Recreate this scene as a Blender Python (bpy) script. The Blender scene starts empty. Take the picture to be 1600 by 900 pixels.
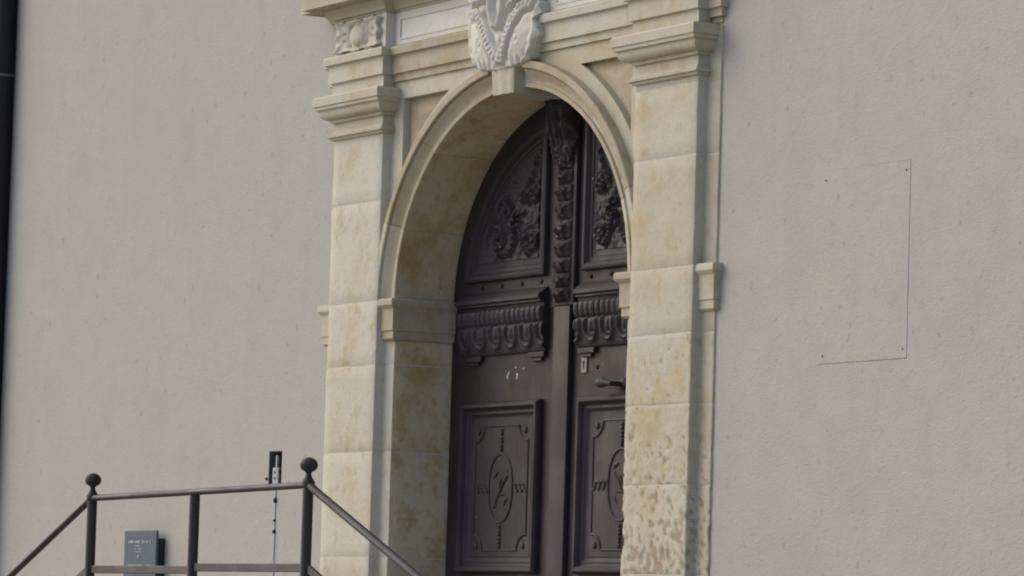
import bpy, bmesh, math, random
import numpy as np
from mathutils import Vector, Matrix, noise
from mathutils.geometry import tessellate_polygon

random.seed(7)
S = bpy.context.scene
COL = S.collection
R = math.radians
# ------------------------------------------------------------------ camera
# world frame: x right along the facade, y into the wall, z up; z = 0 is the springing line of the arch
CAM = (14.801, -8.565, -1.401)
YAW, PITCH, ROLL, FPX = R(-59.869), R(4.703), R(1.751), 6519.6
f_ = Vector((math.sin(YAW)*math.cos(PITCH), math.cos(YAW)*math.cos(PITCH), math.sin(PITCH)))
r_ = f_.cross(Vector((0, 0, 1))).normalized(); u_ = r_.cross(f_)
rr = r_*math.cos(ROLL) + u_*math.sin(ROLL); uu = -r_*math.sin(ROLL) + u_*math.cos(ROLL)
cd = bpy.data.cameras.new('camera'); cam = bpy.data.objects.new('camera', cd); COL.objects.link(cam)
cd.sensor_width = 36; cd.lens = 36*FPX/1600; cd.clip_start = .1; cd.clip_end = 3000
M = Matrix((rr, uu, -f_)).transposed().to_4x4(); M.translation = Vector(CAM); cam.matrix_world = M
S.camera = cam
# ------------------------------------------------------------------ sky, sun, exposure
SUN_AZ, SUN_EL = R(238), R(38)          # direction the light comes from: azimuth clockwise from +Y
W = bpy.data.worlds.new('World'); S.world = W; W.use_nodes = True
wn = W.node_tree.nodes; bg = wn['Background']
sky = wn.new('ShaderNodeTexSky'); sky.sky_type = 'NISHITA'; sky.sun_disc = False
sky.sun_elevation = SUN_EL; sky.sun_rotation = SUN_AZ; sky.dust_density = 3.0; sky.air_density = 1.0
W.node_tree.links.new(sky.outputs[0], bg.inputs[0]); bg.inputs[1].default_value = .15
sd = bpy.data.lights.new('sun', 'SUN'); sd.energy = .75; sd.angle = R(90); sd.color = (1, .95, .89)
sun = bpy.data.objects.new('sun', sd); COL.objects.link(sun)
dirv = Vector((math.sin(SUN_AZ)*math.cos(SUN_EL), math.cos(SUN_AZ)*math.cos(SUN_EL), math.sin(SUN_EL)))
sun.rotation_euler = dirv.to_track_quat('Z', 'Y').to_euler(); sun.location = dirv*30
S.view_settings.view_transform = 'Standard'; S.view_settings.look = 'None'
S.view_settings.exposure = .80; S.view_settings.gamma = 1
S.cycles.use_denoising = True
S.cycles.filter_width = 2.0

# ------------------------------------------------------------------ materials
class NT:
    def __init__(s, name):
        s.m = bpy.data.materials.new(name); s.m.use_nodes = True
        s.t = s.m.node_tree; s.n = s.t.nodes; s.b = s.n['Principled BSDF']
        s.pos = s.n.new('ShaderNodeNewGeometry').outputs['Position']
    def link(s, a, b): s.t.links.new(a, b)
    def scaled(s, v):
        m = s.n.new('ShaderNodeVectorMath'); m.operation = 'MULTIPLY'; s.link(s.pos, m.inputs[0]); m.inputs[1].default_value = v
        return m.outputs[0]
    def noise(s, scale, detail=4, rough=.6, vec=None, dist=0):
        n = s.n.new('ShaderNodeTexNoise'); n.inputs['Scale'].default_value = scale; n.inputs['Detail'].default_value = detail
        n.inputs['Roughness'].default_value = rough; n.inputs['Distortion'].default_value = dist
        s.link(vec if vec is not None else s.pos, n.inputs['Vector']); return n.outputs['Fac']
    def voro(s, scale, vec=None):
        n = s.n.new('ShaderNodeTexVoronoi'); n.inputs['Scale'].default_value = scale
        s.link(vec if vec is not None else s.pos, n.inputs['Vector']); return n.outputs['Distance']
    def ramp(s, fac, a, b, lo=0., hi=1.):
        r = s.n.new('ShaderNodeMapRange'); r.interpolation_type = 'SMOOTHSTEP'
        s.link(fac, r.inputs[0]); r.inputs[1].default_value = a; r.inputs[2].default_value = b
        r.inputs[3].default_value = lo; r.inputs[4].default_value = hi; return r.outputs[0]
    def math(s, op, a, b=None):
        m = s.n.new('ShaderNodeMath'); m.operation = op
        for i, v in enumerate((a, b)):
            if v is None: continue
            if isinstance(v, (int, float)): m.inputs[i].default_value = v
            else: s.link(v, m.inputs[i])
        return m.outputs[0]
    def mix(s, fac, a, b, mode='MIX'):
        m = s.n.new('ShaderNodeMix'); m.data_type = 'RGBA'; m.blend_type = mode
        if isinstance(fac, (int, float)): m.inputs[0].default_value = fac
        else: s.link(fac, m.inputs[0])
        for i, v in ((6, a), (7, b)):
            if isinstance(v, tuple): m.inputs[i].default_value = (*v, 1)
            else: s.link(v, m.inputs[i])
        return m.outputs[2]
    def rand(s):
        return s.n.new('ShaderNodeObjectInfo').outputs['Random']
    def sep(s):
        x = s.n.new('ShaderNodeSeparateXYZ'); s.link(s.pos, x.inputs[0]); return x.outputs
    def bump(s, h, strength, dist, prev=None):
        b = s.n.new('ShaderNodeBump'); b.inputs['Strength'].default_value = strength; b.inputs['Distance'].default_value = dist
        s.link(h, b.inputs['Height'])
        if prev is not None: s.link(prev, b.inputs['Normal'])
        return b.outputs[0]
    def out(s, col, rough=.9, normal=None, spec=.3, metal=0):
        if isinstance(col, tuple): s.b.inputs['Base Color'].default_value = (*col, 1)
        else: s.link(col, s.b.inputs['Base Color'])
        if isinstance(rough, (int, float)): s.b.inputs['Roughness'].default_value = rough
        else: s.link(rough, s.b.inputs['Roughness'])
        s.b.inputs['Specular IOR Level'].default_value = spec; s.b.inputs['Metallic'].default_value = metal
        if normal is not None: s.link(normal, s.b.inputs['Normal'])
        return s.m

def mat_plaster(name, base, warm, gap=False):
    t = NT(name)
    big = t.noise(.8, 6, .65); mid = t.noise(4, 5, .65); fine = t.noise(60, 3, .6); grit = t.noise(170, 2, .6)
    streak = t.noise(3.0, 5, .65, t.scaled((3.2, 1, .22)))
    c = t.mix(t.ramp(big, .35, .68), base, warm)
    huge = t.noise(1.7, 6, .68)
    c = t.mix(t.ramp(huge, .40, .72, 0, .30), c, tuple(v*k for v, k in zip(base, (.90, .905, .92))))
    c = t.mix(t.ramp(mid, .40, .72, 0, .30), c, tuple(v*.84 for v in base))
    c = t.mix(t.ramp(streak, .5, .75, 0, .10), c, tuple(v*.8 for v in warm))
    c = t.mix(t.ramp(fine, .5, .85, 0, .35), c, tuple(v*.72 for v in base))
    spot = t.noise(23, 2, .4)
    c = t.mix(t.ramp(spot, .67, .78, 0, .45), c, tuple(v*.6 for v in base))
    sc = t.noise(38, 5, .75, None, .6)
    c = t.mix(t.ramp(sc, .60, .78, 0, .30), c, tuple(v*.70 for v in warm))
    n = t.bump(mid, .16, .02); n = t.bump(fine, .30, .006, n); n = t.bump(grit, .8, .003, n)
    return t.out(c, 1.0, n, .04)

def mat_stone(name, base, gold, gfac, pits=0., grey=.35):
    t = NT(name)
    x, y, z = t.sep()
    a = t.noise(3.0, 7, .72, None, .3); b = t.noise(9, 5, .65); fine = t.noise(75, 4, .65); rnd = t.rand()
    c = t.mix(t.ramp(rnd, 0, 1, 0, .8), base, tuple(v*k for v, k in zip(base, (.86, .84, .77))))
    c = t.mix(t.ramp(a, .45, .72, 0, gfac), c, gold)
    c = t.mix(t.ramp(b, .52, .70, 0, gfac*.9), c, tuple(v*.92 for v in gold))
    mot = t.noise(24, 5, .7, None, .3)
    c = t.mix(t.ramp(mot, .52, .68, 0, gfac*.5), c, tuple(v*.88 for v in gold))
    g = t.noise(5, 4, .6, t.scaled((1, 1, .5)))
    c = t.mix(t.ramp(g, .5, .8, 0, grey), c, (.47, .46, .44))
    c = t.mix(t.ramp(fine, .5, .8, 0, .4), c, tuple(v*.62 for v in base))
    pore = t.noise(52, 5, .75, None, .4)
    c = t.mix(t.ramp(pore, .60, .74, 0, .4), c, tuple(v*.62 for v in gold))
    n = t.bump(b, .3, .012); n = t.bump(fine, .5, .004, n)
    if pits > 0:
        at = t.n.new('ShaderNodeAttribute'); at.attribute_name = 'pit'; m = at.outputs['Fac']
        c = t.mix(t.math('MULTIPLY', m, pits), c, (.20, .145, .085))
    return t.out(c, 1.0, n, .06)

def mat_wood(name, base, tint):
    t = NT(name)
    g = t.noise(6, 6, .65, t.scaled((9, 9, .8))); b = t.noise(5, 4, .6); fine = t.noise(90, 2, .5)
    c = t.mix(t.ramp(g, .3, .75), base, tint)
    c = t.mix(t.ramp(b, .5, .75, 0, .5), c, tuple(v*1.7 for v in base))
    dust = t.noise(14, 4, .7)
    c = t.mix(t.ramp(dust, .58, .75, 0, .3), c, (.062, .057, .066))
    worn = t.noise(2.2, 5, .7, t.scaled((1, 1, .6)))
    c = t.mix(t.ramp(worn, .45, .68, 0, .55), c, (.044, .037, .044))
    c = t.mix(t.ramp(t.noise(45, 4, .7, t.scaled((1, 1, .3))), .6, .75, 0, .4), c, (.066, .058, .065))
    chip = t.noise(31, 1, .3)
    c = t.mix(t.ramp(chip, .815, .83), c, (.42, .42, .46))
    n = t.bump(g, .3, .004); n = t.bump(fine, .15, .002, n)
    return t.out(c, t.ramp(b, .3, .7, .5, .7), n, .22)

def mat_iron(name, base, rust):
    t = NT(name)
    a = t.noise(7, 5, .65); fine = t.noise(120, 3, .6)
    c = t.mix(t.ramp(a, .5, .72), base, rust)
    n = t.bump(fine, .25, .0015)
    return t.out(c, t.ramp(a, .3, .7, .45, .62), n, .22)

def mat_plain(name, col, rough=.6, spec=.4, metal=0, var=.25, scale=20):
    t = NT(name); a = t.noise(scale, 4, .6)
    c = t.mix(t.ramp(a, .35, .75), col, tuple(v*(1-var) for v in col))
    return t.out(c, rough, t.bump(a, .1, .003), spec, metal)

PLASTER = mat_plaster('roughcast_plaster', (.350, .3315, .303), (.357, .332, .291))
PATCH = mat_plaster('smooth_plaster', (.352, .3325, .295), (.360, .334, .282))
STONE = mat_stone('limestone', (.452, .422, .352), (.375, .294, .160), .60)
STONE_LOW = mat_stone('worn_limestone', (.452, .422, .352), (.375, .290, .150), .68, pits=.62)
STONE_TAN = mat_stone('tan_limestone', (.372, .328, .250), (.305, .228, .115), .7, grey=.3)
STONE_WHITE = mat_stone('pale_limestone', (.62, .60, .555), (.48, .43, .34), .35, grey=.2)
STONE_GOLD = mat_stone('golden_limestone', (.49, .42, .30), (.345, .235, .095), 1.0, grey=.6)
CARVED = mat_stone('carved_cream_limestone', (.525, .50, .44), (.44, .39, .30), .5, grey=.3)
MORTAR = mat_plain('lime_mortar', (.455, .435, .38), .95, .1, 0, .2, 40)
WOOD = mat_wood('dark_oak', (.027, .0212, .0232), (.018, .0138, .0152))
WOOD_BROWN = mat_wood('brown_oak', (.027, .0195, .018), (.019, .0130, .0118))
IRON = mat_iron('brown_painted_iron', (.031, .0255, .029), (.050, .028, .024))
IRON_DARK = mat_plain('blackened_iron', (.028, .026, .023), .65, .25)
PIPE = mat_plain('black_painted_pipe', (.010, .009, .010), .6, .25)
GREYBOX = mat_plain('blue_grey_enamel', (.078, .098, .120), .7, .15, 0, .12, 30)
BLACKBOX = mat_plain('black_housing', (.012, .012, .014), .5, .4)  # far darker than the front plate
PRINT = mat_plain('white_print', (.62, .64, .66), .6, .3, 0, .4, 120)
ZINC = mat_plain('galvanised_steel', (.27, .28, .30), .6, .3, .2)
CABLE = mat_plain('white_cable_sheath', (.52, .52, .53), .6, .3)
HOLE_DARK = mat_plain('dark_hole', (.02, .018, .016), .9, .1)  # near-black: paints the shade inside flat holes, also colours the nails
SCREW = mat_plain('dull_screw', (.10, .085, .08), .7, .3)
BRASS = mat_plain('pale_escutcheon', (.19, .165, .155), .6, .3, .1)
PAVING = mat_plain('landing_stone', (.40, .37, .32), .9, .2, 0, .3, 6)
def mat_ground():
    t = NT('cobbled_ground')
    v = t.voro(9); a = t.noise(2, 4, .6)
    c = t.mix(t.ramp(v, .25, .6), (.36, .335, .295), (.22, .20, .17)); c = t.mix(t.ramp(a, .4, .7, 0, .5), c, (.38, .355, .31))
    return t.out(c, .9, t.bump(v, -.5, .03), .2)
GROUND = mat_ground()

# ------------------------------------------------------------------ mesh helpers
class MB:
    def __init__(s): s.v = []; s.f = []
    def add(s, V, F):
        o = len(s.v); s.v += [tuple(p) for p in V]; s.f += [tuple(i+o for i in q) for q in F]; return s
    def box(s, x0, x1, y0, y1, z0, z1, b=0.):
        if b <= 0:
            V = [(x, y, z) for z in (z0, z1) for y in (y0, y1) for x in (x0, x1)]
            return s.add(V, [(0,2,3,1),(4,5,7,6),(0,1,5,4),(1,3,7,5),(3,2,6,7),(2,0,4,6)])
        bm = bmesh.new(); bmesh.ops.create_cube(bm, size=1)
        for v in bm.verts: v.co = Vector(((x0+x1)/2+v.co.x*(x1-x0), (y0+y1)/2+v.co.y*(y1-y0), (z0+z1)/2+v.co.z*(z1-z0)))
        bmesh.ops.bevel(bm, geom=list(bm.edges), offset=b, segments=2, affect='EDGES', profile=.6)
        bm.verts.index_update(); s.add([v.co for v in bm.verts], [[v.index for v in f.verts] for f in bm.faces]); bm.free(); return s
    def tube(s, pts, rad, seg=12, ry=None, cap=True):
        pts = [Vector(p) for p in pts]; n = len(pts); V = []; F = []
        rads = rad if isinstance(rad, (list, tuple)) else [rad]*n
        up = None
        for i, p in enumerate(pts):
            d = (pts[min(i+1, n-1)] - pts[max(i-1, 0)]).normalized()
            if up is None:
                up = Vector((0, 0, 1)) if abs(d.z) < .9 else Vector((1, 0, 0))
            a = d.cross(up).normalized(); b_ = a.cross(d); up = b_
            for k in range(seg):
                t = 2*math.pi*k/seg
                V.append(p + a*math.cos(t)*rads[i] + b_*math.sin(t)*rads[i]*(ry or 1))
        for i in range(n-1):
            for k in range(seg):
                k2 = (k+1) % seg
                F.append((i*seg+k, i*seg+k2, (i+1)*seg+k2, (i+1)*seg+k))
        if cap: F += [tuple(range(seg))[::-1], tuple((n-1)*seg+k for k in range(seg))]
        return s.add(V, F)
    def lathe(s, prof, c, axis='z', seg=24):
        V = []; F = []; n = len(prof)
        for r, h in prof:
            for k in range(seg):
                t = 2*math.pi*k/seg; a, b_ = r*math.cos(t), r*math.sin(t)
                V.append({'z': (c[0]+a, c[1]+b_, c[2]+h), 'y': (c[0]+a, c[1]-h, c[2]+b_), 'x': (c[0]+h, c[1]+a, c[2]+b_)}[axis])
        for i in range(n-1):
            for k in range(seg):
                k2 = (k+1) % seg; F.append((i*seg+k, i*seg+k2, (i+1)*seg+k2, (i+1)*seg+k))
        F += [tuple(range(seg))[::-1], tuple((n-1)*seg+k for k in range(seg))]
        return s.add(V, F)
    def prism(s, outer, holes, y0, y1):
        """2-D outline in (x, z) with holes; front face at y0, sides back to y1"""
        loops = [outer] + list(holes); flat = [p for l in loops for p in l]
        tris = tessellate_polygon([[Vector((p[0], p[1], 0)) for p in l] for l in loops])
        n = len(flat)
        V = [(p[0], y0, p[1]) for p in flat] + [(p[0], y1, p[1]) for p in flat]
        F = []
        for t in tris:
            a, b_, c = (flat[i] for i in t)
            ccw = (b_[0]-a[0])*(c[1]-a[1]) - (b_[1]-a[1])*(c[0]-a[0]) > 0
            tt = t if ccw else t[::-1]
            F.append(tuple(tt)); F.append(tuple(i+n for i in tt[::-1]))
        o = 0
        for l in loops:
            for i in range(len(l)): j = (i+1) % len(l); F.append((o+i, o+j, n+o+j, n+o+i))
            o += len(l)
        return s.add(V, F)
    def sweep(s, path, prof, closed_prof=True):
        """profile [(o, z)] offset outwards along a plan path [(x, y)], mitred; outside is to the right of the path"""
        P = [Vector(p) for p in path]; n = len(P); V = []; F = []; k = len(prof)
        for i in range(n):
            ns = []
            if i > 0: d = (P[i]-P[i-1]).normalized(); ns.append(Vector((d.y, -d.x)))
            if i < n-1: d = (P[i+1]-P[i]).normalized(); ns.append(Vector((d.y, -d.x)))
            if len(ns) == 2:
                m = (ns[0]+ns[1]); m = m/(1+ns[0].dot(ns[1]))
            else: m = ns[0]
            for o, z in prof: q = P[i] + m*o; V.append((q.x, q.y, z))
        for i in range(n-1):
            for j in range(k - (0 if closed_prof else 1)):
                j2 = (j+1) % k; F.append((i*k+j, (i+1)*k+j, (i+1)*k+j2, i*k+j2))
        F += [tuple(range(k)), tuple((n-1)*k+j for j in range(k))[::-1]]
        return s.add(V, F)
    def mirror(s):
        m = MB(); m.v = [(-x, y, z) for x, y, z in s.v]; m.f = [tuple(q[::-1]) for q in s.f]; return m
    def rough(s, amp, scale=9., seed=0.):
        out = []
        for p in s.v:
            q = Vector(p)*scale + Vector((seed, seed*1.7, -seed))
            d = noise.noise_vector(q)
            out.append((p[0]+d.x*amp, p[1]+d.y*amp, p[2]+d.z*amp))
        s.v = out; return s
    def build(s, name, mat, parent=None, smooth=None, fix=True):
        me = bpy.data.meshes.new(name); me.from_pydata(s.v, [], s.f); me.update()
        if fix:
            bm = bmesh.new(); bm.from_mesh(me); bmesh.ops.recalc_face_normals(bm, faces=bm.faces); bm.to_mesh(me); bm.free()
        me.materials.append(mat)
        if smooth is not None:
            me.shade_smooth()
            me.set_sharp_from_angle(angle=R(smooth))
        o = bpy.data.objects.new(name, me); COL.objects.link(o)
        if parent is not None:
            o.parent = parent; o.matrix_parent_inverse = Matrix.Translation(world_loc(parent)).inverted()
        return o
def world_loc(o):
    return WL.get(o.name, Vector((0, 0, 0)))
WL = {}
def thing(name, loc, label, cat, group=None):
    o = bpy.data.objects.new(name, None); COL.objects.link(o); o.location = loc; o.empty_display_size = .1
    WL[o.name] = Vector(loc)
    o['label'] = label; o['category'] = cat
    if group: o['group'] = group
    return o
def tag(o, label, cat): o['label'] = label; o['category'] = cat; return o
def structure(o): o['kind'] = 'structure'; return o

def heightfield(fn, x0, x1, z0, z1, nx, nz, yb, back=.012, mask=None):
    """carved relief: front surface at yb - fn(x, z), skirts back to yb + back"""
    X = np.linspace(x0, x1, nx+1); Z = np.linspace(z0, z1, nz+1)
    XX, ZZ = np.meshgrid(X, Z); H = fn(XX, ZZ)
    K = np.ones_like(XX, bool) if mask is None else mask(XX, ZZ)
    idx = -np.ones(XX.shape, int); m = MB(); V = []
    for j in range(nz+1):
        for i in range(nx+1):
            if K[j, i]: idx[j, i] = len(V); V.append((XX[j, i], yb-H[j, i], ZZ[j, i]))
    F = []; from collections import Counter
    E = Counter()
    for j in range(nz):
        for i in range(nx):
            q = (idx[j, i], idx[j, i+1], idx[j+1, i+1], idx[j+1, i])
            q = tuple(a for a in q if a >= 0)
            if len(q) >= 3:
                F.append(q)
                for a, b in zip(q, q[1:]+q[:1]): E[(a, b)] += 1
    bd = [(a, b) for (a, b) in E if (b, a) not in E]
    bi = {}
    for a, b in bd:
        for q in (a, b):
            if q not in bi: bi[q] = len(V); V.append((V[q][0], yb+back, V[q][2]))
    for a, b in bd: F.append((b, a, bi[a], bi[b]))
    return m.add(V, F)
def g2(x, z, cx, cz, sx, sz, p=1.): return np.exp(-(((x-cx)/sx)**2+((z-cz)/sz)**2)**p)
def seg_dist(x, z, a, b):
    ax, az = a; bx, bz = b; dx, dz = bx-ax, bz-az; t = np.clip(((x-ax)*dx+(z-az)*dz)/(dx*dx+dz*dz), 0, 1)
    return np.hypot(x-ax-t*dx, z-az-t*dz), t
def poly_dist(x, z, pts):
    D = None; T = None; L = 0; tot = sum(math.dist(pts[i], pts[i+1]) for i in range(len(pts)-1))
    for a, b in zip(pts, pts[1:]):
        d, t = seg_dist(x, z, a, b); l = math.dist(a, b); tt = (L+t*l)/tot; L += l
        if D is None: D, T = d, tt
        else: T = np.where(d < D, tt, T); D = np.minimum(D, d)
    return D, T
def spiral(cx, cz, r0, r1, a0, turns, n=28, sx=1.):
    return [(cx+sx*(r0+(r1-r0)*k/n)*math.cos(a0+turns*2*math.pi*k/n), cz+(r0+(r1-r0)*k/n)*math.sin(a0+turns*2*math.pi*k/n)) for k in range(n+1)]
def vnoise(x, z, sc, seed=0):
    o = np.zeros_like(x)
    for k in range(6):
        rs = np.random.RandomState(seed*31+k); a = rs.uniform(0, 6.28); f = sc*(1+.6*rs.rand())
        o += np.sin((x*math.cos(a)+z*math.sin(a))*f+rs.uniform(0, 6.28))
    return o/6

# ------------------------------------------------------------------ dimensions
AZ = .874            # the arch is slightly depressed: height / half-span
RA = .95             # half-span of the opening
PI_, PO = 1.035, 1.485   # pilaster inner / outer edge
YP = -.045           # pilaster face
SO = 1.575           # outer edge of the backing strip
YW = .010            # plaster face
LAND = -1.85; GND = -2.95
YD = .285            # door leaf face
def arc(r, a0, a1, n): return [(r*math.cos(a0+(a1-a0)*k/n), r*AZ*math.sin(a0+(a1-a0)*k/n)) for k in range(n+1)]

# ------------------------------------------------------------------ ground, landing, stairs
g = MB().add([(-900, -900, GND), (900, -900, GND), (900, 900, GND), (-900, 900, GND)], [(0, 1, 2, 3)]).build('ground', GROUND)
structure(g)
ld = structure(MB().box(-1.05, 1.05, -1.5, YW-.002, GND-.05, LAND, .01).build('landing', PAVING))
for s, nm in ((1, 'right'), (-1, 'left')):
    fl = None
    for k in range(6):
        x0 = 1.052+k*.4; z = LAND-(k+1)*.157
        m = MB().box(x0, x0+.398, -1.5, YW-.002, GND-.05, z, .008)
        if s < 0: m = m.mirror()
        if fl is None: fl = structure(m.build('stair_flight', PAVING))
        else: m.build('step', PAVING, fl)

# ------------------------------------------------------------------ facade wall with real openings
wall = thing('facade_wall', (-6, .3, GND), 'wide greyish beige roughcast plaster wall around the stone doorway', 'wall')
NX0, NX1, NZ0, NZ1 = 2.258, 2.812, -.400, .306       # blind plaster panel
LX0, LX1, LZ0, LZ1 = -2.122, -1.992, -.788, -.620     # small latch recess
xs = [-10, LX0, LX1, -1.5, 1.5, NX0, NX1, 10]; zs = [GND-.1, LZ0, LZ1, NZ0, NZ1, .90, 7.0]
holes = lambda x, z: (abs(x) < 1.5 and z < .9) or (NX0 < x < NX1 and NZ0 < z < NZ1) or (LX0 < x < LX1 and LZ0 < z < LZ1)
V = []; F = []; vi = {}
def vid(x, y, z):
    k = (round(x, 4), round(y, 4), round(z, 4))
    if k not in vi: vi[k] = len(V); V.append(k)
    return vi[k]
for i in range(len(xs)-1):
    for j in range(len(zs)-1):
        xm, zm = (xs[i]+xs[i+1])/2, (zs[j]+zs[j+1])/2
        if holes(xm, zm): continue
        a, b, c, d = xs[i], xs[i+1], zs[j], zs[j+1]
        F.append((vid(a, YW, c), vid(b, YW, c), vid(b, YW, d), vid(a, YW, d)))
        F.append((vid(a, .65, d), vid(b, .65, d), vid(b, .65, c), vid(a, .65, c)))
        for (p, q, n) in (((a, c), (a, d), (a-.01, zm)), ((b, d), (b, c), (b+.01, zm)), ((b, c), (a, c), (xm, c-.01)), ((a, d), (b, d), (xm, d+.01))):
            out = not (xs[0] < n[0] < xs[-1] and zs[0] < n[1] < zs[-1]) or holes(*n)
            if out: F.append((vid(p[0], YW, p[1]), vid(q[0], YW, q[1]), vid(q[0], .65, q[1]), vid(p[0], .65, p[1])))
m = MB(); m.v = V; m.f = F; m.build('plaster_face', PLASTER, wall)
MB().box(NX0-.01, NX1+.01, YW+.012, YW+.05, NZ0-.01, NZ1+.01).build('panel_backing', STONE_TAN, wall)
pan = MB().box(NX0+.0004, NX1-.0012, YW-.0016, YW+.011, NZ0+.0012, NZ1-.0006, .0013).rough(.0006, 9, 2.).build('blind_panel', PATCH, wall)
for x, z in ((2.286, .272), (2.786, .271), (2.290, -.370), (2.788, -.366)):
    MB().lathe([(.004, -.002), (.0048, 0.0), (.0042, .0015), (.002, .002)], (x, YW-.0016, z), 'y', 10).build('screw', SCREW, pan, 40)

# ------------------------------------------------------------------ stone portal
portal = thing('stone_portal', (0, 0, LAND), 'pale limestone doorway with pilasters, round arch and carved cartouche', 'portal')
XS = [(SO, .30), (SO, 0), (PO, 0), (PO, YP), (PI_, YP), (PI_, 0), (RA, 0), (RA, YD+.05)]
def course(z0, z1, mat, seed, worn=.0015, pit=False):
    """one course of the jamb: backing strip, pilaster face, jamb strip and reveal in one shaped stone"""
    pts = []
    n = len(XS)
    for i, p in enumerate(XS):
        p = Vector(p)
        if 0 < i < n-1:
            a = (Vector(XS[i-1])-p).normalized(); b = (Vector(XS[i+1])-p).normalized()
            pts += [p+a*.006, p+(a+b)*.0017, p+b*.006]
        else: pts.append(p)
    fine = []
    for a, b in zip(pts, pts[1:]):
        l = (b-a).length; k = max(1, int(l/(.009 if pit and a.y < .1 else .05)))
        for q in range(k): fine.append(a+(b-a)*q/k)
    fine.append(pts[-1])
    nz = max(3, int((z1-z0)/(.010 if pit else .05))); lv = [z0+.0, z0+.003] + [z0+.004+(z1-z0-.008)*k/nz for k in range(1, nz)] + [z1-.003, z1]
    V = []; k = len(fine); F = []; PV = []
    cx = Vector((1.27, .15))
    for j, z in enumerate(lv):
        inset = .0018 if j in (0, len(lv)-1) else 0
        for p in fine:
            d = (cx-p).normalized(); q = p+d*inset
            c = Vector((q.x, q.y, z))
            nv = noise.noise_vector(c*13+Vector((seed, 0, 0))); nv2 = noise.noise_vector(c*45+Vector((0, seed, 0)))
            w = worn
            q = q + Vector((nv.x, nv.y))*w + Vector((nv2.x, nv2.y))*w*.6
            pv = 0.
            if pit:
                s1 = noise.noise(Vector((q.x*36+q.y*6+z*7, q.y*34, z*33+seed))); s2 = noise.noise(Vector((q.x*75, q.y*70, z*68))); s3 = noise.noise(Vector((q.x*5, 7.3, z*5)))
                a_ = s1*.75+s2*.35+s3*.30 + .22*min(1, max(-1., (-.80-z)/.30)) - .09
                pv = min(1., max(0., (a_-.10)/.22)); pv = pv*pv*(3-2*pv)
                q = q + d*pv*.0036
            PV.append(pv)
            # chipped arris of the reveal
            if abs(p.x-RA) < .02 and abs(p.y) < .02:
                e = max(0, noise.noise(Vector((seed, z*14, 3)))-.15)*.02
                q = q + Vector((e, e))
            V.append((q.x, q.y, z))
    for j in range(len(lv)-1):
        for i in range(k):
            i2 = (i+1) % k; F.append((j*k+i, j*k+i2, (j+1)*k+i2, (j+1)*k+i))
    F += [tuple(range(k))[::-1], tuple((len(lv)-1)*k+i for i in range(k))]
    m = MB(); m.add(V, F); m.pv = PV; return m
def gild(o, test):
    """reveal faces get the golden stone"""
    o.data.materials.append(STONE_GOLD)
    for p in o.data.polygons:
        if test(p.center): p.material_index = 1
JR = [LAND, -1.50, -1.17, -.827, -.521, -.249, .006, .433, .71, .925]
JL = [LAND, -1.53, -1.10, -.648, -.272, .006, .442, .925]
for s, J in ((1, JR), (-1, JL)):
    for i, (a, b) in enumerate(zip(J, J[1:])):
        m = course(a+.0026, b-.0026, STONE, i*3.1+s*7, .0028 if (s > 0 and b < -.4) else .0016, pit=(s > 0 and b < -.2 and b > -1.2))
        pv = m.pv
        if s < 0: m = m.mirror()
        o = m.build('stone_block', STONE_LOW if (s > 0 and b < -.2) else STONE, portal, 35)
        at = o.data.attributes.new('pit', 'FLOAT', 'POINT'); at.data.foreach_set('value', pv)
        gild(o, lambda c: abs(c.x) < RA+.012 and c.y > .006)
    # mortar core just behind the faces
    e = .0014; core = [(SO-e, .29), (SO-e, e), (PO-e, e), (PO-e, YP+e), (PI_+e, YP+e), (PI_+e, e), (RA+e, e), (RA+e, YD+.04)]
    n = len(core)
    for z in J[1:-1]:
        m = MB().add([(x, y, zz) for zz in (z-.0030, z+.0030) for x, y in core], [tuple(range(n))[::-1], tuple(range(n, 2*n))] + [(q, (q+1) % n, n+(q+1) % n, n+q) for q in range(n)])
        if s < 0: m = m.mirror()
        m.build('mortar_bed', MORTAR, portal)
    # impost mouldings on the jamb and on the backing strip
    ip = [(0, .012), (.038, .012), (.043, .004), (.043, -.016), (.036, -.024), (.027, -.032), (.025, -.04), (.025, -.125), (.018, -.13), (.018, -.160), (.006, -.168), (0, -.168)]
    m = MB().sweep([(-PI_, 0), (-RA, 0), (-RA, YD+.02)], ip)
    ipo = [(o*.85, z) for o, z in ip]
    m2 = MB().sweep([(PO, 0), (SO, 0), (SO, YW+.01)], ipo)
    if s > 0: m = m.mirror()
    else: m2 = m2.mirror()
    m.rough(.0015, 22, s).build('impost', STONE_TAN, portal, 30)
    m2.rough(.0015, 22, s).build('impost', STONE, portal, 30)
    # capital
    cp = [(0, .735), (.012, .737), (.014, .747), (.026, .749), (.027, .757), (.014, .760), (.013, .770), (.003, .778), (.002, .812), (.015, .814), (.015, .826), (.026, .828),
          (.040, .833), (.050, .842), (.055, .853), (.056, .866), (.058, .868), (.068, .870), (.069, .884), (.075, .886), (.076, .920), (.070, .928), (0, .93)]
    pth = [(PI_, .0), (PI_, YP), (PO, YP), (PO, .0)]
    if s > 0: m = MB().sweep(pth, cp)
    else: m = MB().sweep([(-a, b) for a, b in pth[::-1]], cp)
    m.rough(.0012, 15, s*3).build('capital', STONE, portal, 25)
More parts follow.
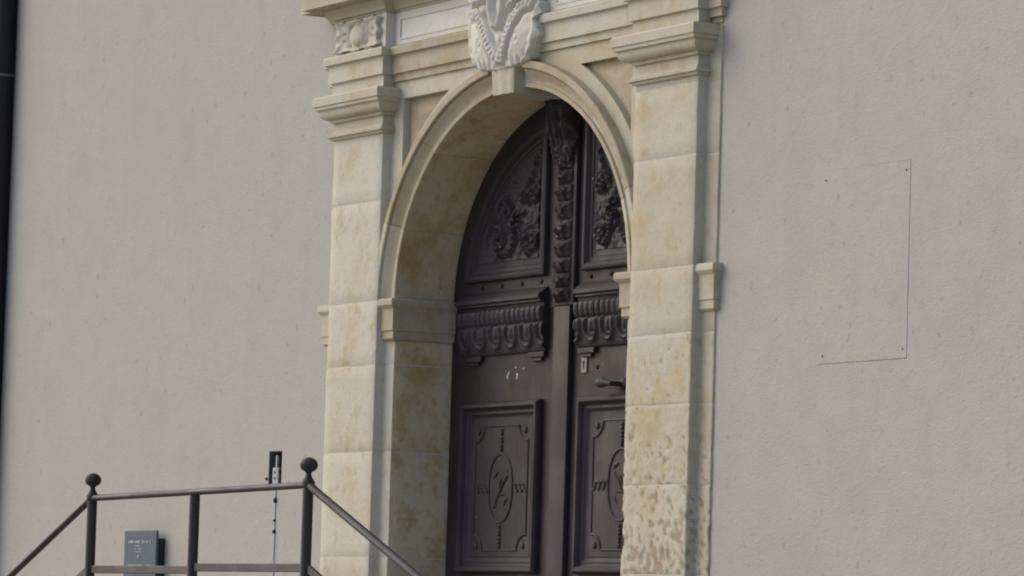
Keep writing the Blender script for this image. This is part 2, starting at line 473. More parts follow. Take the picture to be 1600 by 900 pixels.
# voussoirs with the moulded archivolt; each stone carries its length of soffit
VP = [(RA, YD+.03), (RA, .10), (RA, -.004), (RA+.003, -.008), (RA+.022, -.008), (RA+.024, .001), (RA+.034, .002), (RA+.048, -.003), (RA+.064, -.014), (RA+.078, -.028), (RA+.082, -.031),
      (RA+.084, -.026), (RA+.088, -.026), (RA+.090, -.040), (RA+.094, -.043), (RA+.122, -.043), (RA+.126, -.039), (RA+.126, .02), (RA+.126, .12), (RA+.14, YD+.03)]
AJ = [0.5, 21.5, 47.5, 82.5]
def voussoir(a0, a1, seed):
    n = max(4, int((a1-a0)/2.2)); m = MB(); V = []; F = []; k = len(VP)
    for i in range(n+1):
        a = R(a0+(a1-a0)*i/n); sh = .0012 if i in (0, n) else 0
        for r, y in VP:
            nv = noise.noise_vector(Vector((math.cos(a)*r, y, math.sin(a)*r))*16+Vector((seed, 0, 0)))*.0012
            V.append((math.cos(a)*(r+sh)+nv.x, y+sh*.6+nv.y, math.sin(a)*(r+sh)*AZ+nv.z))
    for i in range(n):
        for j in range(k):
            j2 = (j+1) % k; F.append((i*k+j, (i+1)*k+j, (i+1)*k+j2, i*k+j2))
    F += [tuple(range(k)), tuple(n*k+j for j in range(k))[::-1]]
    return m.add(V, F)
for s in (1, -1):
    for i, (a, b) in enumerate(zip(AJ, AJ[1:])):
        a2, b2 = a+.07, b-.07
        m = voussoir(a2, b2, i*5+s) if s > 0 else voussoir(180-b2, 180-a2, i*5+s)
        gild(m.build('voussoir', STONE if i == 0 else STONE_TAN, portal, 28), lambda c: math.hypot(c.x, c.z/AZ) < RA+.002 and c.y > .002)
mo = MB(); V = []; F = []
for i in range(61):
    a = math.pi*i/60
    V += [(math.cos(a)*r, y, math.sin(a)*r*AZ) for r, y in ((RA+.004, YD+.02), (RA+.004, .002), (RA+.12, .002), (RA+.13, YD+.02))]
F = [(i*4+j, i*4+4+j, i*4+4+(j+1) % 4, i*4+(j+1) % 4) for i in range(60) for j in range(4)]
mo.add(V, F).build('mortar_ring', MORTAR, portal)
# keystone
def keystone():
    m = MB(); pr = []
    zz = np.linspace(.804, .93, 10)
    for z in zz:
        w = .084+.010*(z-.804)/.126
        if z < .80: w -= .006
        pr.append((w, z))
    V = []; F = []; nx = 12
    for w, z in pr:
        for i in range(nx+1):
            u = -1+2*i/nx
            fl = .003*math.cos(u*math.pi*2.2) - .008*abs(u)**8
            V.append((u*w, -.050-fl-.006*(z-.804)/.126, z))
    for j in range(len(pr)-1):
        for i in range(nx): F.append((j*(nx+1)+i, j*(nx+1)+i+1, (j+1)*(nx+1)+i+1, (j+1)*(nx+1)+i))
    o = len(V); 
    per = [i for i in range(nx+1)] + [j*(nx+1)+nx for j in range(1, len(pr))] + [(len(pr)-1)*(nx+1)+i for i in range(nx-1, -1, -1)] + [j*(nx+1) for j in range(len(pr)-2, 0, -1)]
    V += [(V[i][0], YD+.03, V[i][2]) for i in per]
    for q in range(len(per)):
        q2 = (q+1) % len(per); F.append((per[q2], per[q], o+q, o+q2))
    F.append(tuple(range(o, o+len(per))))
    return m.add(V, F)
keystone().rough(.002, 20).build('keystone', STONE, portal, 40)
# spandrels with a sunk triangular panel
def spandrel(s):
    ro, rp = RA+.118, RA+.19
    a0 = math.acos((PI_-.001)/ro); a1 = math.acos(.075/ro)
    outer = arc(ro, a1, a0, 26) + [(PI_-.001, .957), (.075, .957)]
    PX, PZ = .935, .880
    b0 = math.acos(PX/rp); b1 = math.asin(PZ/(rp*AZ))
    hole = arc(rp, b0, b1, 14) + [(PX, PZ)]
    m = MB().prism(outer, [hole], 0, .2)
    cx = sum(p[0] for p in hole)/len(hole); cz = sum(p[1] for p in hole)/len(hole)
    inner = [(cx+(x-cx)*.80, cz+(z-cz)*.80) for x, z in hole]
    p = MB(); n = len(hole)
    V = [(x, .032, z) for x, z in hole] + [(x, .030, z) for x, z in inner] + [(cx+.04, .020, cz+.05)]
    F = [(i, (i+1) % n, n+(i+1) % n, n+i) for i in range(n)] + [(n+i, n+(i+1) % n, 2*n) for i in range(n)]
    p.add(V, F)
    if s < 0: m, p = m.mirror(), p.mirror()
    o = m.build('spandrel', STONE, portal)
    p.build('sunk_panel', STONE_TAN, o)
spandrel(1); spandrel(-1)
# entablature: the mouldings break forward over the pilasters and the backing strips
AR = [(0, .957), (.012, .957), (.012, .984), (.014, .988), (.026, .990), (.026, 1.062), (.030, 1.066), (.044, 1.070), (.046, 1.098), (.040, 1.106), (0, 1.108)]
ARP = [(0, .932), (.012, .932)] + AR[2:]
FR = [(0, 1.109), (.004, 1.109), (.004, 1.262), (0, 1.262)]
CO = [(0, 1.263), (.008, 1.263), (.010, 1.271), (.022, 1.273), (.024, 1.280), (.034, 1.296), (.046, 1.306), (.052, 1.310), (.054, 1.320), (.116, 1.322), (.116, 1.318), (.122, 1.318), (.122, 1.385), (.130, 1.39), (.135, 1.40), (.16, 1.43), (.185, 1.445), (.19, 1.47), (.17, 1.475), (0, 1.52)]
def paths(s):
    pl = [(PI_, 0), (PI_, YP), (PO, YP), (PO, 0)]; st = [(PO, 0), (SO, 0), (SO, YW+.02)]
    if s < 0: pl = [(-a, b) for a, b in pl[::-1]]; st = [(-a, b) for a, b in st[::-1]]
    return pl, st
mid = [(-PI_, 0), (PI_, 0)]
MB().sweep([(-PI_, 0), (-.08, 0)], AR).rough(.001, 12).build('architrave', STONE_TAN, portal, 25)
MB().sweep([(-.08, 0), (.62, 0), (PI_, 0)], AR).rough(.001, 12).build('architrave', STONE, portal, 25)
# solid backing of the entablature, set into the wall
MB().box(-SO+.004, SO-.004, .004, .4, .935, 1.50).build('entablature_core', STONE, portal)
MB().box(-PO+.004, -PI_-.004, YP+.004, .004, .935, 1.50).build('entablature_core', STONE_WHITE, portal)
MB().box(PI_+.004, PO-.004, YP+.004, .004, .935, 1.50).build('entablature_core', STONE_WHITE, portal)
MB().sweep(mid, FR).build('frieze', STONE_WHITE, portal)
MB().sweep(mid, CO).rough(.001, 12).build('cornice', STONE, portal, 25)
for s in (1, -1):
    pl, st = paths(s)
    MB().sweep(pl, ARP).rough(.001, 12, s).build('architrave', STONE, portal, 25)
    MB().sweep(st, AR).rough(.001, 12, s).build('architrave', STONE, portal, 25)
    MB().sweep(pl, FR).build('frieze', STONE_WHITE, portal); MB().sweep(st, FR).build('frieze', STONE_WHITE, portal)
    MB().sweep(pl, CO).rough(.001, 12, s).build('cornice', STONE, portal, 25); MB().sweep(st, CO).rough(.001, 12, s).build('cornice', STONE, portal, 25)
    # frieze panel: raised frame round a flat field
    fx0, fx1 = .32, 1.0
    outer = [(fx0, 1.118), (fx1, 1.118), (fx1, 1.254), (fx0, 1.254)]; 
    def inset(l, d): return [(l[0][0]+d, l[0][1]+d), (l[1][0]-d, l[1][1]+d), (l[2][0]-d, l[2][1]-d), (l[3][0]+d, l[3][1]-d)]
    m = MB().prism(outer, [inset(outer, .020)], -.0075, -.003).prism(inset(outer, .0205), [inset(outer, .028)], -.0105, -.003)
    if s < 0: m = m.mirror()
    m.build('frieze_panel', STONE_WHITE, portal)
    # strapwork block with a boss
    cx, cz = s*1.26, 1.185
    def fb(x, z):
        u = (x-cx)/.205; v = (z-cz)/.072
        ed = np.maximum(np.abs(u), np.abs(v))
        th = np.arctan2(v, u)
        rr2 = np.hypot((x-cx)/.072, (z-cz)/.046)
        h = .014+0*x
        h += .016*np.exp(-((ed-.86-.05*np.cos(th*8))/.10)**2)*(.7+.3*np.cos(th*8+.4))
        h -= .011*np.exp(-((rr2-1.28)/.2)**2)
        for k in range(10):
            t0 = 2*math.pi*(k+.5)/10; h -= .013*np.exp(-((u-.66*math.cos(t0))/.055)**2-((v-.70*math.sin(t0))/.10)**2)
        h += .003*vnoise(x, z, 110, 8)
        h = np.where(rr2 < 1, np.maximum(h, .028*np.sqrt(np.clip(1-rr2**2, 0, 1))+.006), h)
        return h
    def mk(x, z):
        u = (x-cx)/.205; v = (z-cz)/.076
        wav = .90+.09*np.cos(u*9+1)+.03*np.sin(u*23); wx = .93+.06*np.cos(v*8)
        return (np.abs(v) < wav) & (np.abs(u) < wx)
    heightfield(fb, cx-.21, cx+.21, cz-.077, cz+.077, 130, 60, YP-.004, .004, mk).build('strapwork_block', CARVED, portal, 60)
# carved cartouche over the keystone
ZC = [.885, .90, .93, .97, 1.03, 1.10, 1.18, 1.26, 1.34, 1.42, 1.47]; WC = [.10, .19, .235, .265, .285, .285, .275, .285, .27, .19, .04]
def cart(x, z):
    w = np.interp(z, ZC, WC); u = x/np.maximum(w, .02)
    h = .030+.042*np.sqrt(np.clip(1-u**2*.9, 0, 1))*np.interp(z, [.885, .95, 1.1, 1.3, 1.47], [.55, .9, 1, 1, .6])
    ax = np.abs(x)
    # V of two ribbed bands rising from the keystone
    d, t = poly_dist(ax, z, [(.018, .925), (.06, .985), (.115, 1.065), (.175, 1.125), (.235, 1.135)])
    band = np.exp(-(d/.024)**4); h += .014*band
    h -= .012*np.exp(-(d/.010)**2)*(np.cos(t*2*math.pi*13) > .25)
    h -= .016*np.exp(-((d-.032)/.008)**2)
    # swelling lobes outside the V
    h += .012*g2(ax, z, .155, .995, .08, .06)
    d2 = np.hypot(ax-.15, z-1.0); h -= .006*np.exp(-((d2-.017)/.005)**2)
    # leaf tips along the foot
    h += .005*np.sin(ax*150+.5)*np.exp(-((z-.91)/.018)**2)
    # S scrolls on the upper field
    for sp in (spiral(.165, 1.22, .012, .075, 2.2, -1.2), [(.02, 1.06), (.05, 1.12), (.055, 1.18), (.02, 1.24), (.0, 1.30)], [(.10, 1.13), (.15, 1.17), (.235, 1.2)], spiral(.12, 1.37, .01, .07, .5, 1.2)):
        d, t = poly_dist(ax, z, sp); h += .024*np.exp(-(d/.015)**2) - .010*np.exp(-((d-.027)/.008)**2)
    d = np.abs(np.hypot(x*1.15, (z-1.32))-.105); h += .02*np.exp(-(d/.016)**2)*(z < 1.36)*(.75+.25*np.cos(np.arctan2(z-1.32, x)*18))
    h -= .006*g2(ax, z, .035, 1.02, .018, .05)
    h += .0035*vnoise(x, z, 90, 3)*np.clip(np.abs(u)*1.4-.2, 0, 1)
    # curled rim
    h += .010*np.exp(-((np.abs(u)-.93)/.045)**2)*(.8+.2*np.cos(z*95))
    return h
def cmask(x, z):
    w = np.interp(z, ZC, WC)*(1+.05*np.cos(z*62+.6)+.025*np.sin(z*140)); return np.abs(x) < w
heightfield(lambda x, z: cart(x, z-.024), -.31, .31, .909, 1.492, 130, 128, -.012, .02, lambda x, z: cmask(x, z-.024)).build('cartouche', CARVED, portal, 70)

# ------------------------------------------------------------------ door leaves
def leaf(s):
    side = 'left' if s < 0 else 'right'
    lab = ('left leaf of the dark carved oak door, fully visible, with its ornate centre strip' if s < 0 else
           'right leaf of the dark oak door with keyhole plate, half hidden by the pilaster')
    root = thing('door_leaf', (s*.9, YD, LAND), lab, 'door')
    def put(m, name, mat, parent=None, smooth=None):
        if s > 0: m = m.mirror()
        return m.build(name, mat, parent or root, smooth)
    g0 = .004
    ring = arc(RA-.004, math.pi-.004, math.pi/2+.006, 40)
    outer = [(-g0, LAND+.012), (-g0, ring[-1][1])] + ring[::-1][1:] + [(-RA+.004, LAND+.012)]
    put(MB().prism(outer[::-1], [], YD, YD+.055), 'leaf_board', WOOD_BROWN)
    # rectangular bolection moulding of the lower panel
    def frame(x0, x1, z0, z1, prof, name, mat=WOOD):
        """mitred frame: profile [(inset, height)] from outside in"""
        V = []; F = []; k = len(prof)
        for cxn, (cx_, cz_, sx, sz) in enumerate(((x0, z0, 1, 1), (x1, z0, -1, 1), (x1, z1, -1, -1), (x0, z1, 1, -1))):
            for o, h in prof: V.append((cx_+sx*o, YD-h, cz_+sz*o))
        for i in range(4):
            i2 = (i+1) % 4
            for j in range(k-1): F.append((i*k+j, i2*k+j, i2*k+j+1, i*k+j+1))
        return put(MB().add(V, F), name, mat, None, 35)
    pf = [(0, -.004), (0, .018), (.004, .028), (.012, .034), (.022, .034), (.030, .026), (.034, .014), (.040, .010), (.050, .012), (.056, .006), (.066, .000), (.078, -.002), (.080, -.004)]
    frame(-.812, -.156, -1.160, -.432, pf, 'panel_moulding')
    fld = put(MB().box(-.736, -.232, YD-.004, YD-.0006, -1.088, -.504), 'lower_panel', WOOD)
    # strapwork relief on the lower panel
    rl = MB()
    def line(pts, rad=.0042, h=.001): rl.tube([(x, YD-.004-h*.5, z) for x, z in pts], rad, 6)
    xa, xb, za, zb = -.705, -.263, -1.062, -.535; q = .075; qz = .066
    cc = (xa+xb)/2; cz = (za+zb)/2
    for a, b in (((xa+q, zb), (xb-q, zb)), ((xa+q, za), (xb-q, za)), ((xa, za+qz), (xa, zb-qz)), ((xb, za+qz), (xb, zb-qz))): line([a, b])
    for ex, ez, a0 in ((xa, zb, 270), (xb, zb, 180), (xb, za, 90), (xa, za, 0)):
        line([(ex+q*math.cos(R(a0+9*k)), ez+qz*math.sin(R(a0+9*k))) for k in range(11)], .0055)
        rl.lathe([(.016, 0), (.014, .006), (.004, .009)], (ex+(.026 if ex < cc else -.026), YD-.004, ez+(.02 if ez < cz else -.02)), 'y', 8)
    # stadium in the middle
    rx, rz = .098, .145
    st = [(cc+rx*math.cos(t)*(1 if abs(math.sin(t)) < 2 else 1), cz+rz*np.sign(math.sin(t))*abs(math.sin(t))**.85) for t in np.linspace(0, 2*math.pi, 41)]
    line(st, .0055)
    # cable links left and right, bead chains above and below
    for x0, x1 in ((xa+.005, cc-rx-.012), (cc+rx+.012, xb-.005)):
        for k in range(3):
            xc = x0+(x1-x0)*(k+.5)/3
            line([(xc-.020, cz+.012), (xc-.012, cz+.018), (xc-.002, cz+.010), (xc+.002, cz-.010), (xc+.012, cz-.018), (xc+.020, cz-.012)], .005)
    for z0, z1 in ((cz+rz+.012, zb-.01), (cz-rz-.012, za+.01)):
        for k in range(6):
            zc = z0+(z1-z0)*(k+.5)/6
            rl.lathe([(.011+.004*(k % 2), 0), (.010, .006), (.003, .010)], (cc, YD-.004, zc), 'y', 8)
    # small carved sprig inside
    line([(cc-.05, cz-.085), (cc-.03, cz-.045), (cc+.0, cz-.012), (cc+.022, cz+.018), (cc+.055, cz+.05)], .006)
    for dx, dz, a in ((-.035, .055, 40), (.04, .075, -35), (-.05, -.07, -30), (.045, -.06, 50), (.0, .02, 70), (.012, -.03, 0)):
        c, s_ = math.cos(R(a)), math.sin(R(a))
        line([(cc+dx-.026*c, cz+dz-.022*s_), (cc+dx, cz+dz+.006), (cc+dx+.026*c, cz+dz+.022*s_)], [.002, .007, .002])
    put(rl, 'strapwork_relief', WOOD, fld, 50)
    # cap moulding over the carved frieze
    cap = [(0, .040), (.003, .039), (.020, .029), (.036, .017), (.048, .007), (.052, .002), (.052, -.010), (.046, -.012), (.040, -.017), (.040, -.024), (.022, -.026), (.020, -.042), (0, -.042)]
    put(MB().sweep([(-.85, YD), (-.14, YD)], cap), 'rail_moulding', WOOD, None, 25)
    X0, X1, Z0, Z1 = -.845, -.130, -.232, -.046
    def cons(x, z):
        p = np.interp(z, [-.232, -.222, -.19, -.155, -.125, -.112, -.10, -.075, -.055, -.046], [.012, .018, .026, .032, .034, .030, .044, .050, .050, .046])
        up = np.clip((z+.118)/.012, 0, 1)
        rib = np.abs(np.sin((x-X0)/(X1-X0)*math.pi*17))**.5
        p = p + up*(-.013+.013*rib)
        n = 5.5; k = (x-X0)/(X1-X0)*n; u = (k-np.floor(k)-.5)*2
        cz_ = -.155; e = np.hypot(u/.82, np.where(z > cz_, (z-cz_)/.20, (z-cz_)/.062))
        p = p + (1-up)*(.013*np.exp(-((e-.82)/.16)**2) - .004*(e < .62) + .013*np.exp(-(e/.28)**2)+.006*np.exp(-((e-.45)/.08)**2))
        return p
    con = put(heightfield(cons, X0, X1, Z0, Z1, 150, 44, YD, .004), 'carved_frieze', WOOD, None, 60)
    for x0 in (X0+.05, X1-.135):
        put(MB().box(x0, x0+.13, YD-.020, YD-.001, -.256, -.233, .004).box(x0+.03, x0+.10, YD-.014, YD-.001, -.272, -.2565, .003), 'frieze_foot', WOOD, con)
    for x in (-.70, -.53, -.36, -.20):
        put(MB().lathe([(.010, -.001), (.010, .003), (.006, .006), (.002, .007)], (x, YD, .062), 'y', 10), 'nail', HOLE_DARK, None, 50)
    # moulding of the arched upper panel: swept round quarter ellipse, foot and inner stile
    RT = .835
    zb_, xr = .086, -.150
    a1 = math.pi-math.asin(zb_/(RT*AZ)); a0 = math.acos(xr/RT)
    def loop(o):
        rt = RT-o; zb2 = zb_+o*.95; xr2 = xr-o
        b1 = math.pi-math.asin(zb2/(rt*AZ)); b0 = math.acos(xr2/rt)
        return [(xr2, zb2)] + [(rt*math.cos(b0+(b1-b0)*k/30), rt*AZ*math.sin(b0+(b1-b0)*k/30)) for k in range(31)]
    V = []; F = []; pr = [(0, -.003), (0, .014), (.004, .022), (.014, .027), (.024, .026), (.034, .016), (.038, .008), (.046, .006), (.056, .009), (.060, .003), (.070, .002), (.074, -.004), (.086, -.006), (.088, -.0012)]
    L = [loop(o) for o, h in pr]; n = len(L[0])
    for (o, h), l in zip(pr, L): V += [(x, YD-h, z) for x, z in l]
    for j in range(len(pr)-1):
        for i in range(n): i2 = (i+1) % n; F.append((j*n+i, j*n+i2, (j+1)*n+i2, (j+1)*n+i))
    put(MB().add(V, F), 'arched_moulding', WOOD, None, 35)
    # foliage carving inside
    li = loop(.084); xmin = min(p[0] for p in li); zmax = max(p[1] for p in li)
    fx, fz = -.385, .335
    def fol(x, z):
        h = .003*vnoise(x, z, 120, 5)+.002*vnoise(x, z, 210, 6)+.003
        dx, dz = x-fx, z-fz; rr2 = np.hypot(dx, dz*1.05); th = np.arctan2(dz, dx)
        pet = (.5+.5*np.cos(th*7+rr2*16))
        h += .020*np.exp(-(rr2/.092)**4)*pet**.8 + .016*np.exp(-((rr2-.03)/.014)**2) - .02*np.exp(-(rr2/.014)**2)
        sps = [spiral(-.575, .262, .008, .075, 1.0, 1.35, sx=1.15), [(-.54, .195), (-.46, .20), (-.42, .25), (-.40, .30)], spiral(-.265, .245, .006, .05, 4.0, -1.2), [(-.31, .19), (-.35, .23), (-.375, .29)],
               [(-.37, .38), (-.33, .46), (-.28, .52), (-.255, .58)], spiral(-.27, .43, .005, .045, 2.5, 1.2), [(-.43, .37), (-.49, .42), (-.53, .41)], spiral(-.51, .375, .005, .04, .5, 1.1), [(-.60, .34), (-.56, .30)]]
        for k, sp in enumerate(sps):
            d, t = poly_dist(x, z, sp); wd = .0135-.005*t
            h += .019*np.exp(-(d/wd)**2)*(.8+.2*np.cos(t*40)) - .005*np.exp(-((d-.022)/.006)**2)
        for k in range(46):
            rs = np.random.RandomState(k+11); px = -.66+.42*rs.rand(); pz = .19+.42*rs.rand(); a = rs.uniform(0, 3.1)
            ux = (x-px)*math.cos(a)+(z-pz)*math.sin(a); uz = -(x-px)*math.sin(a)+(z-pz)*math.cos(a)
            h += .011*np.exp(-((ux/.030)**2+(uz/.012)**2)) - .006*np.exp(-((uz/.004)**2+(ux/.025)**2))
        return np.clip(h, -.004, .045)
    def fmask(x, z): return (x < xr-.082) & (z > zb_+.079) & (np.hypot(x, z/AZ) < RT-.082)
    put(heightfield(fol, xmin-.01, xr-.08, zb_+.078, zmax+.01, 170, 150, YD-.002, .001, fmask), 'foliage_panel', WOOD, None, 60)
    if s < 0:
        for q in ([(-.470, -.318), (-.462, -.330), (-.456, -.314), (-.440, -.300), (-.454, -.320), (-.463, -.338)], [(-.388, -.318), (-.376, -.316), (-.380, -.340), (-.385, -.338), (-.384, -.324)], [(-.40, -.286), (-.388, -.290), (-.392, -.295)], [(-.335, -.300), (-.322, -.292), (-.326, -.300)]):
            put(MB().prism(q, [], YD-.0012, YD-.0002), 'paint_fleck', PRINT)
        # cover strip over the meeting of the leaves, fixed to this leaf
        put(MB().box(-.052, .075, YD-.026, YD-.001, LAND+.014, -.052, .006), 'cover_strip', WOOD, None, 40)
        put(MB().box(-.075, .094, YD-.022, YD-.0015, -.050, .735, .005), 'cover_strip', WOOD, None, 40)
        def strip(x, z):
            u = (x-.01)/.058; h = .004+.018*np.sqrt(np.clip(1-u**2, 0, 1))
            k = (z+.04)/.068+.25*np.sin(z*11); v = k-np.floor(k); sgn = np.where(np.floor(k) % 2 == 0, 1, -1)
            h *= .55+.6*np.exp(-((v-.55)/.30)**2)
            h += .016*np.exp(-((np.abs(u)-.18-.55*v)/.13)**2)*np.sin(v*math.pi)
            h += .012*np.exp(-((v-.8)/.1)**2-(u/.35)**2) - .010*np.exp(-((v-.04)/.07)**2)
            h += .006*vnoise(x, z, 130, 9)+.004*vnoise(x, z, 260, 2)
            h -= .010*np.exp(-((u-sgn*.5)/.18)**2-((v-.35)/.14)**2)
            return np.clip(h, 0, .05)
        put(heightfield(strip, -.050, .070, -.035, .565, 26, 150, YD-.0225, .001), 'bellflower_drop', WOOD, None, 60)
        def head(x, z):
            u = (x-.005)/.085; v = (z-.66)/.13
            h = .010+np.interp(z, [.55, .60, .66, .72, .80], [.012, .028, .038, .052, .060])*np.sqrt(np.clip(1.05-u**2, 0, 1))
            h += .014*np.cos(u*9)*np.clip(v+.6, 0, 1) + .014*vnoise(x, z, 120, 4)+.006*vnoise(x, z, 260, 6)
            h -= .014*np.exp(-((np.abs(u)-.42)/.16)**2-((v+.05)/.16)**2)
            return np.clip(h, 0, .12)
        def hmask(x, z): return (np.abs(x-.005) < .085-.02*np.cos((z-.55)*30)*(z < .7)) & (np.hypot(x, z/AZ) < RA-.012)
        put(heightfield(head, -.085, .098, .545, .815, 46, 66, YD-.0225, .001, hmask), 'acanthus_head', WOOD, None, 60)
    else:
        # (built mirrored: x is given for the left side)
        es = put(MB().box(-.190, -.148+.0, YD-.006, YD-.0005, -.335, -.262, .003), 'keyhole_plate', BRASS)
        put(MB().lathe([(.0065, 0), (.0065, .0012)], (-.169, YD-.006, -.290), 'y', 12).box(-.1725, -.1655, YD-.0072, YD-.006, -.318, -.291), 'keyhole', HOLE_DARK, es)
        put(MB().lathe([(.010, 0), (.008, .004), (.002, .006)], (-.27, YD, -.315), 'y', 10), 'nail', HOLE_DARK, None, 50)
        kn = put(MB().lathe([(.026, 0), (.026, .005), (.016, .009), (.010, .012), (.010, .060)], (-.47, YD, -.392), 'y', 18), 'handle_rose', IRON_DARK, None, 40)
        pts = [(-.475, YD-.058, -.392), (-.46, YD-.06, -.391), (-.44, YD-.061, -.389), (-.41, YD-.061, -.386), (-.385, YD-.061, -.386), (-.37, YD-.061, -.387), (-.362, YD-.061, -.388)]
        put(MB().tube(pts, [.010, .011, .014, .0215, .021, .014, .003], 14), 'handle_grip', IRON_DARK, kn, 60)
    return root
leaf(-1); leaf(1)

# ------------------------------------------------------------------ iron railing of the landing
rail = thing('iron_railing', (0, -1.385, LAND), 'brown painted iron landing railing with ball finials, in front of the wall', 'railing')
YR = -1.385
zl, zm_, zr = -.906, -.893, -.880
def rbox(pts, w, h, name, mat=IRON, smooth=50):
    return MB().tube(pts, w, 14, h/w).build(name, mat, rail, smooth)
for i, (x, z) in enumerate(((-.965, zl), (.0, zm_), (.962, zr))):
    MB().tube([(x, YR, LAND), (x, YR, LAND+.01), (x, YR, z-.012)], [.0205, .0205, .0205], 18).build('post', IRON, rail, 40)
    MB().lathe([(.05, 0), (.05, .008), (.032, .014), (.023, .03)], (x, YR, LAND), 'z', 18).build('post_foot', IRON, rail, 40)
    if x != 0:
        fo = MB().lathe([(0.0252, -0.0108), (0.0252, 0.0036), (0.0202, 0.0126), (0.0134, 0.0234), (0.0105, 0.0324), (0.0105, 0.0396), (0.0168, 0.045), (0.0277, 0.0513), (0.0323, 0.0603), (0.0336, 0.0684), (0.0319, 0.0783), (0.026, 0.0873), (0.016, 0.0945), (0.005, 0.0972)], (x, YR, z+.006), 'z', 28).build('ball_finial', IRON_DARK, rail, 60)
rbox([(-.965, YR, zl), (.0, YR, zm_), (.962, YR, zr)], .0155, .0130, 'handrail')
rbox([(.962, YR, zr), (.985, YR, zr-.006), (1.02, YR, zr-.022), (3.4, YR, zr-.022-2.38*.392)], .0165, .0145, 'handrail')
rbox([(-.965, YR, zl), (-.988, YR, zl-.006), (-1.02, YR, zl-.02), (-3.4, YR, zl-.02-2.38*.40)], .0155, .0130, 'handrail')
zlo = -1.196
MB().box(-.94, -.03, YR-.006, YR+.006, zlo-.019, zlo+.013, .003).build('lower_rail', IRON, rail)
MB().box(.03, .94, YR-.006, YR+.006, zlo-.009, zlo+.023, .003).build('lower_rail', IRON, rail)
def flat_slope(x0, z0, x1, z1, h):
    m = MB(); V = [(x, YR+dy, z+dz) for x, z in ((x0, z0), (x1, z1)) for dy in (-.006, .006) for dz in (-h/2, h/2)]
    return m.add(V, [(0, 1, 3, 2), (4, 6, 7, 5), (0, 4, 5, 1), (2, 3, 7, 6), (0, 2, 6, 4), (1, 5, 7, 3)])
flat_slope(.99, zlo+.003, 3.4, zlo-.94, .032).build('lower_rail', IRON, rail)
flat_slope(-.99, zlo-.008, -3.4, zlo-.97, .032).build('lower_rail', IRON, rail)
for x in (3.4, -3.4):
    zt = (zr if x > 0 else zl)-.02-2.38*.395
    MB().tube([(x, YR, GND), (x, YR, zt+.03)], .0205, 18).build('post', IRON, rail, 40)

# ------------------------------------------------------------------ small fittings on the wall
lb = thing('wall_box', (-3.42, YW, -1.3), 'blue grey metal box with white print on the wall behind the railing', 'box')
MB().box(-3.525, -3.170, -.042, -.030, -1.29, -.975, .003).build('front_plate', GREYBOX, lb)
MB().box(-3.50, -3.178, -.0295, YW-.001, -1.29, -1.012, .003).build('housing', BLACKBOX, lb)
pr = MB(); rs = random.Random(3)
def textrow(x0, x1, z, h, dens=1.):
    x = x0
    while x < x1:
        w = rs.uniform(.006, .014)*dens
        if rs.random() < .85: pr.box(x, min(x+w, x1), -.0432, -.0423, z-h/2, z+h/2*rs.uniform(.7, 1.1))
        x += w+rs.uniform(.002, .005)
textrow(-3.477, -3.232, -1.028, .012)
textrow(-3.402, -3.332, -1.048, .004); textrow(-3.407, -3.327, -1.062, .004); textrow(-3.402, -3.332, -1.076, .004)
textrow(-3.472, -3.222, -1.139, .004); textrow(-3.472, -3.232, -1.153, .004)
pr.prism([(-3.372, -1.107), (-3.356, -1.103), (-3.351, -1.089), (-3.364, -1.092)], [], -.0445, -.0423)
pr.build('white_lettering', mat_plain('faded_print', (.36, .38, .40), .7, .2, 0, .4, 120), lb)['kind'] = 'stuff'

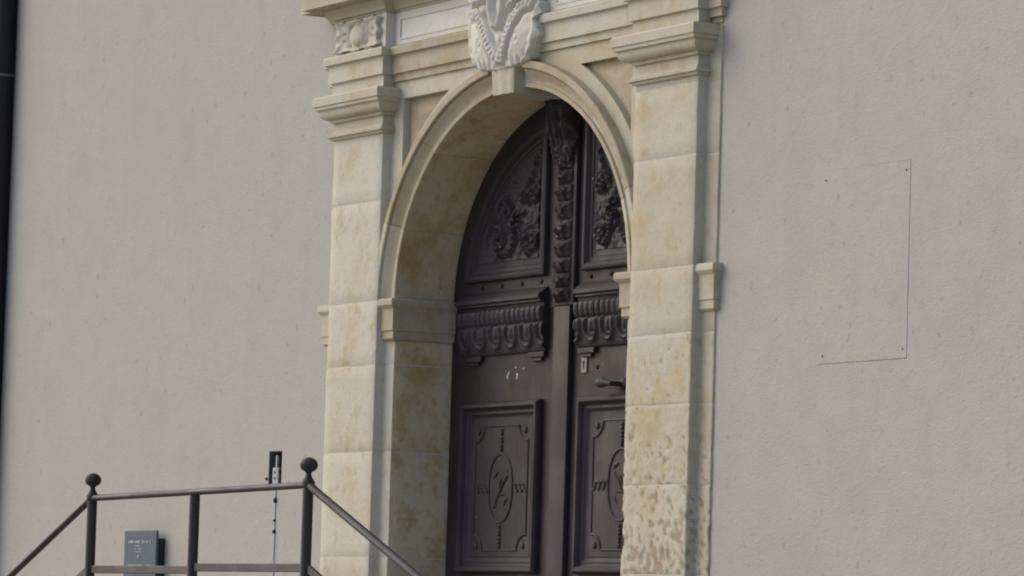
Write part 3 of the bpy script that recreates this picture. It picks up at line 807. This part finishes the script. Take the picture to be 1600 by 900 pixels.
la = thing('latch_recess', (-2.054, YW, LZ0), 'small dark niche in the plaster with a zinc bolt, above the handrail', 'latch')
m = MB()
for b in ((LX0-.002, LX1+.002, YW+.062, YW+.07, LZ0-.002, LZ1+.002), (LX0, LX0+.004, YW+.002, YW+.062, LZ0, LZ1), (LX1-.004, LX1, YW+.002, YW+.062, LZ0, LZ1), (LX0, LX1, YW+.002, YW+.062, LZ1-.004, LZ1), (LX0, LX1, YW+.002, YW+.062, LZ0, LZ0+.004)): m.box(*b)
m.build('liner', mat_plain('rusty_liner', (.10, .10, .11), .8, .2, 0, .4, 25), la)
MB().box(-2.082, -2.026, YW+.0, YW+.012, -.785, -.695, .003).build('bolt_plate', ZINC, la)
MB().box(-2.046, -2.034, YW-.004, YW+.008, -.694, -.640, .002).build('bolt', ZINC, la)
MB().lathe([(.012, 0), (.012, .01), (.006, .014)], (-2.016, YW+.01, -.705), 'y', 12).build('knob', IRON_DARK, la, 40)
for x, z in ((-2.056, -.718), (-2.054, -.745)):
    MB().lathe([(.006, 0), (.006, .0015)], (x, YW, z), 'y', 10).build('bolt_hole', HOLE_DARK, la)
MB().lathe([(.008, 0), (.007, .006), (.003, .008)], (-2.136, YW, -.745), 'y', 10).build('hinge_pin', IRON_DARK, la, 40)
cb = thing('wall_cable', (-2.034, YW, -1.4), 'thin white cable running down the plaster below the small niche', 'cable')
pts = [(-2.036+.004*math.sin(z*9)-.02*(z+.84)*-.5, YW-.003, z) for z in np.linspace(-.80, -1.83, 40)]
MB().tube(pts, .0042, 8).build('sheath', CABLE, cb, 60)
for i, (z, r) in enumerate(((-.843, .013), (-.935, .006), (-.985, .010))):
    MB().lathe([(r, -.002), (r*.9, .008), (r*.4, .0105)], (-2.038-.02*(z+.84)*-.5, YW, z), 'y', 10).build('hole_mark', HOLE_DARK, cb, 50)  # raised knobs painted dark as shaded holes in the wall

PX = -5.241
dp = thing('downpipe', (PX, -.04, GND), 'black cast iron rainwater downpipe at the left edge', 'pipe')
MB().tube([(PX, -.04, GND), (PX, -.04, 1.40)], .060, 24).build('pipe_length', PIPE, dp, 40)
MB().tube([(PX, -.04, 1.401), (PX, -.04, 6.9)], .062, 24).build('pipe_length', PIPE, dp, 40)
MB().lathe([(.061, 0), (.065, .002), (.066, .010), (.063, .014)], (PX, -.04, 1.396), 'z', 24).build('joint_ring', mat_plain('weathered_joint', (.07, .085, .085), .5), dp, 40)
MB().box(PX-.015, PX+.015, .01, YW+.03, -1.7, -1.66).build('bracket', PIPE, dp)
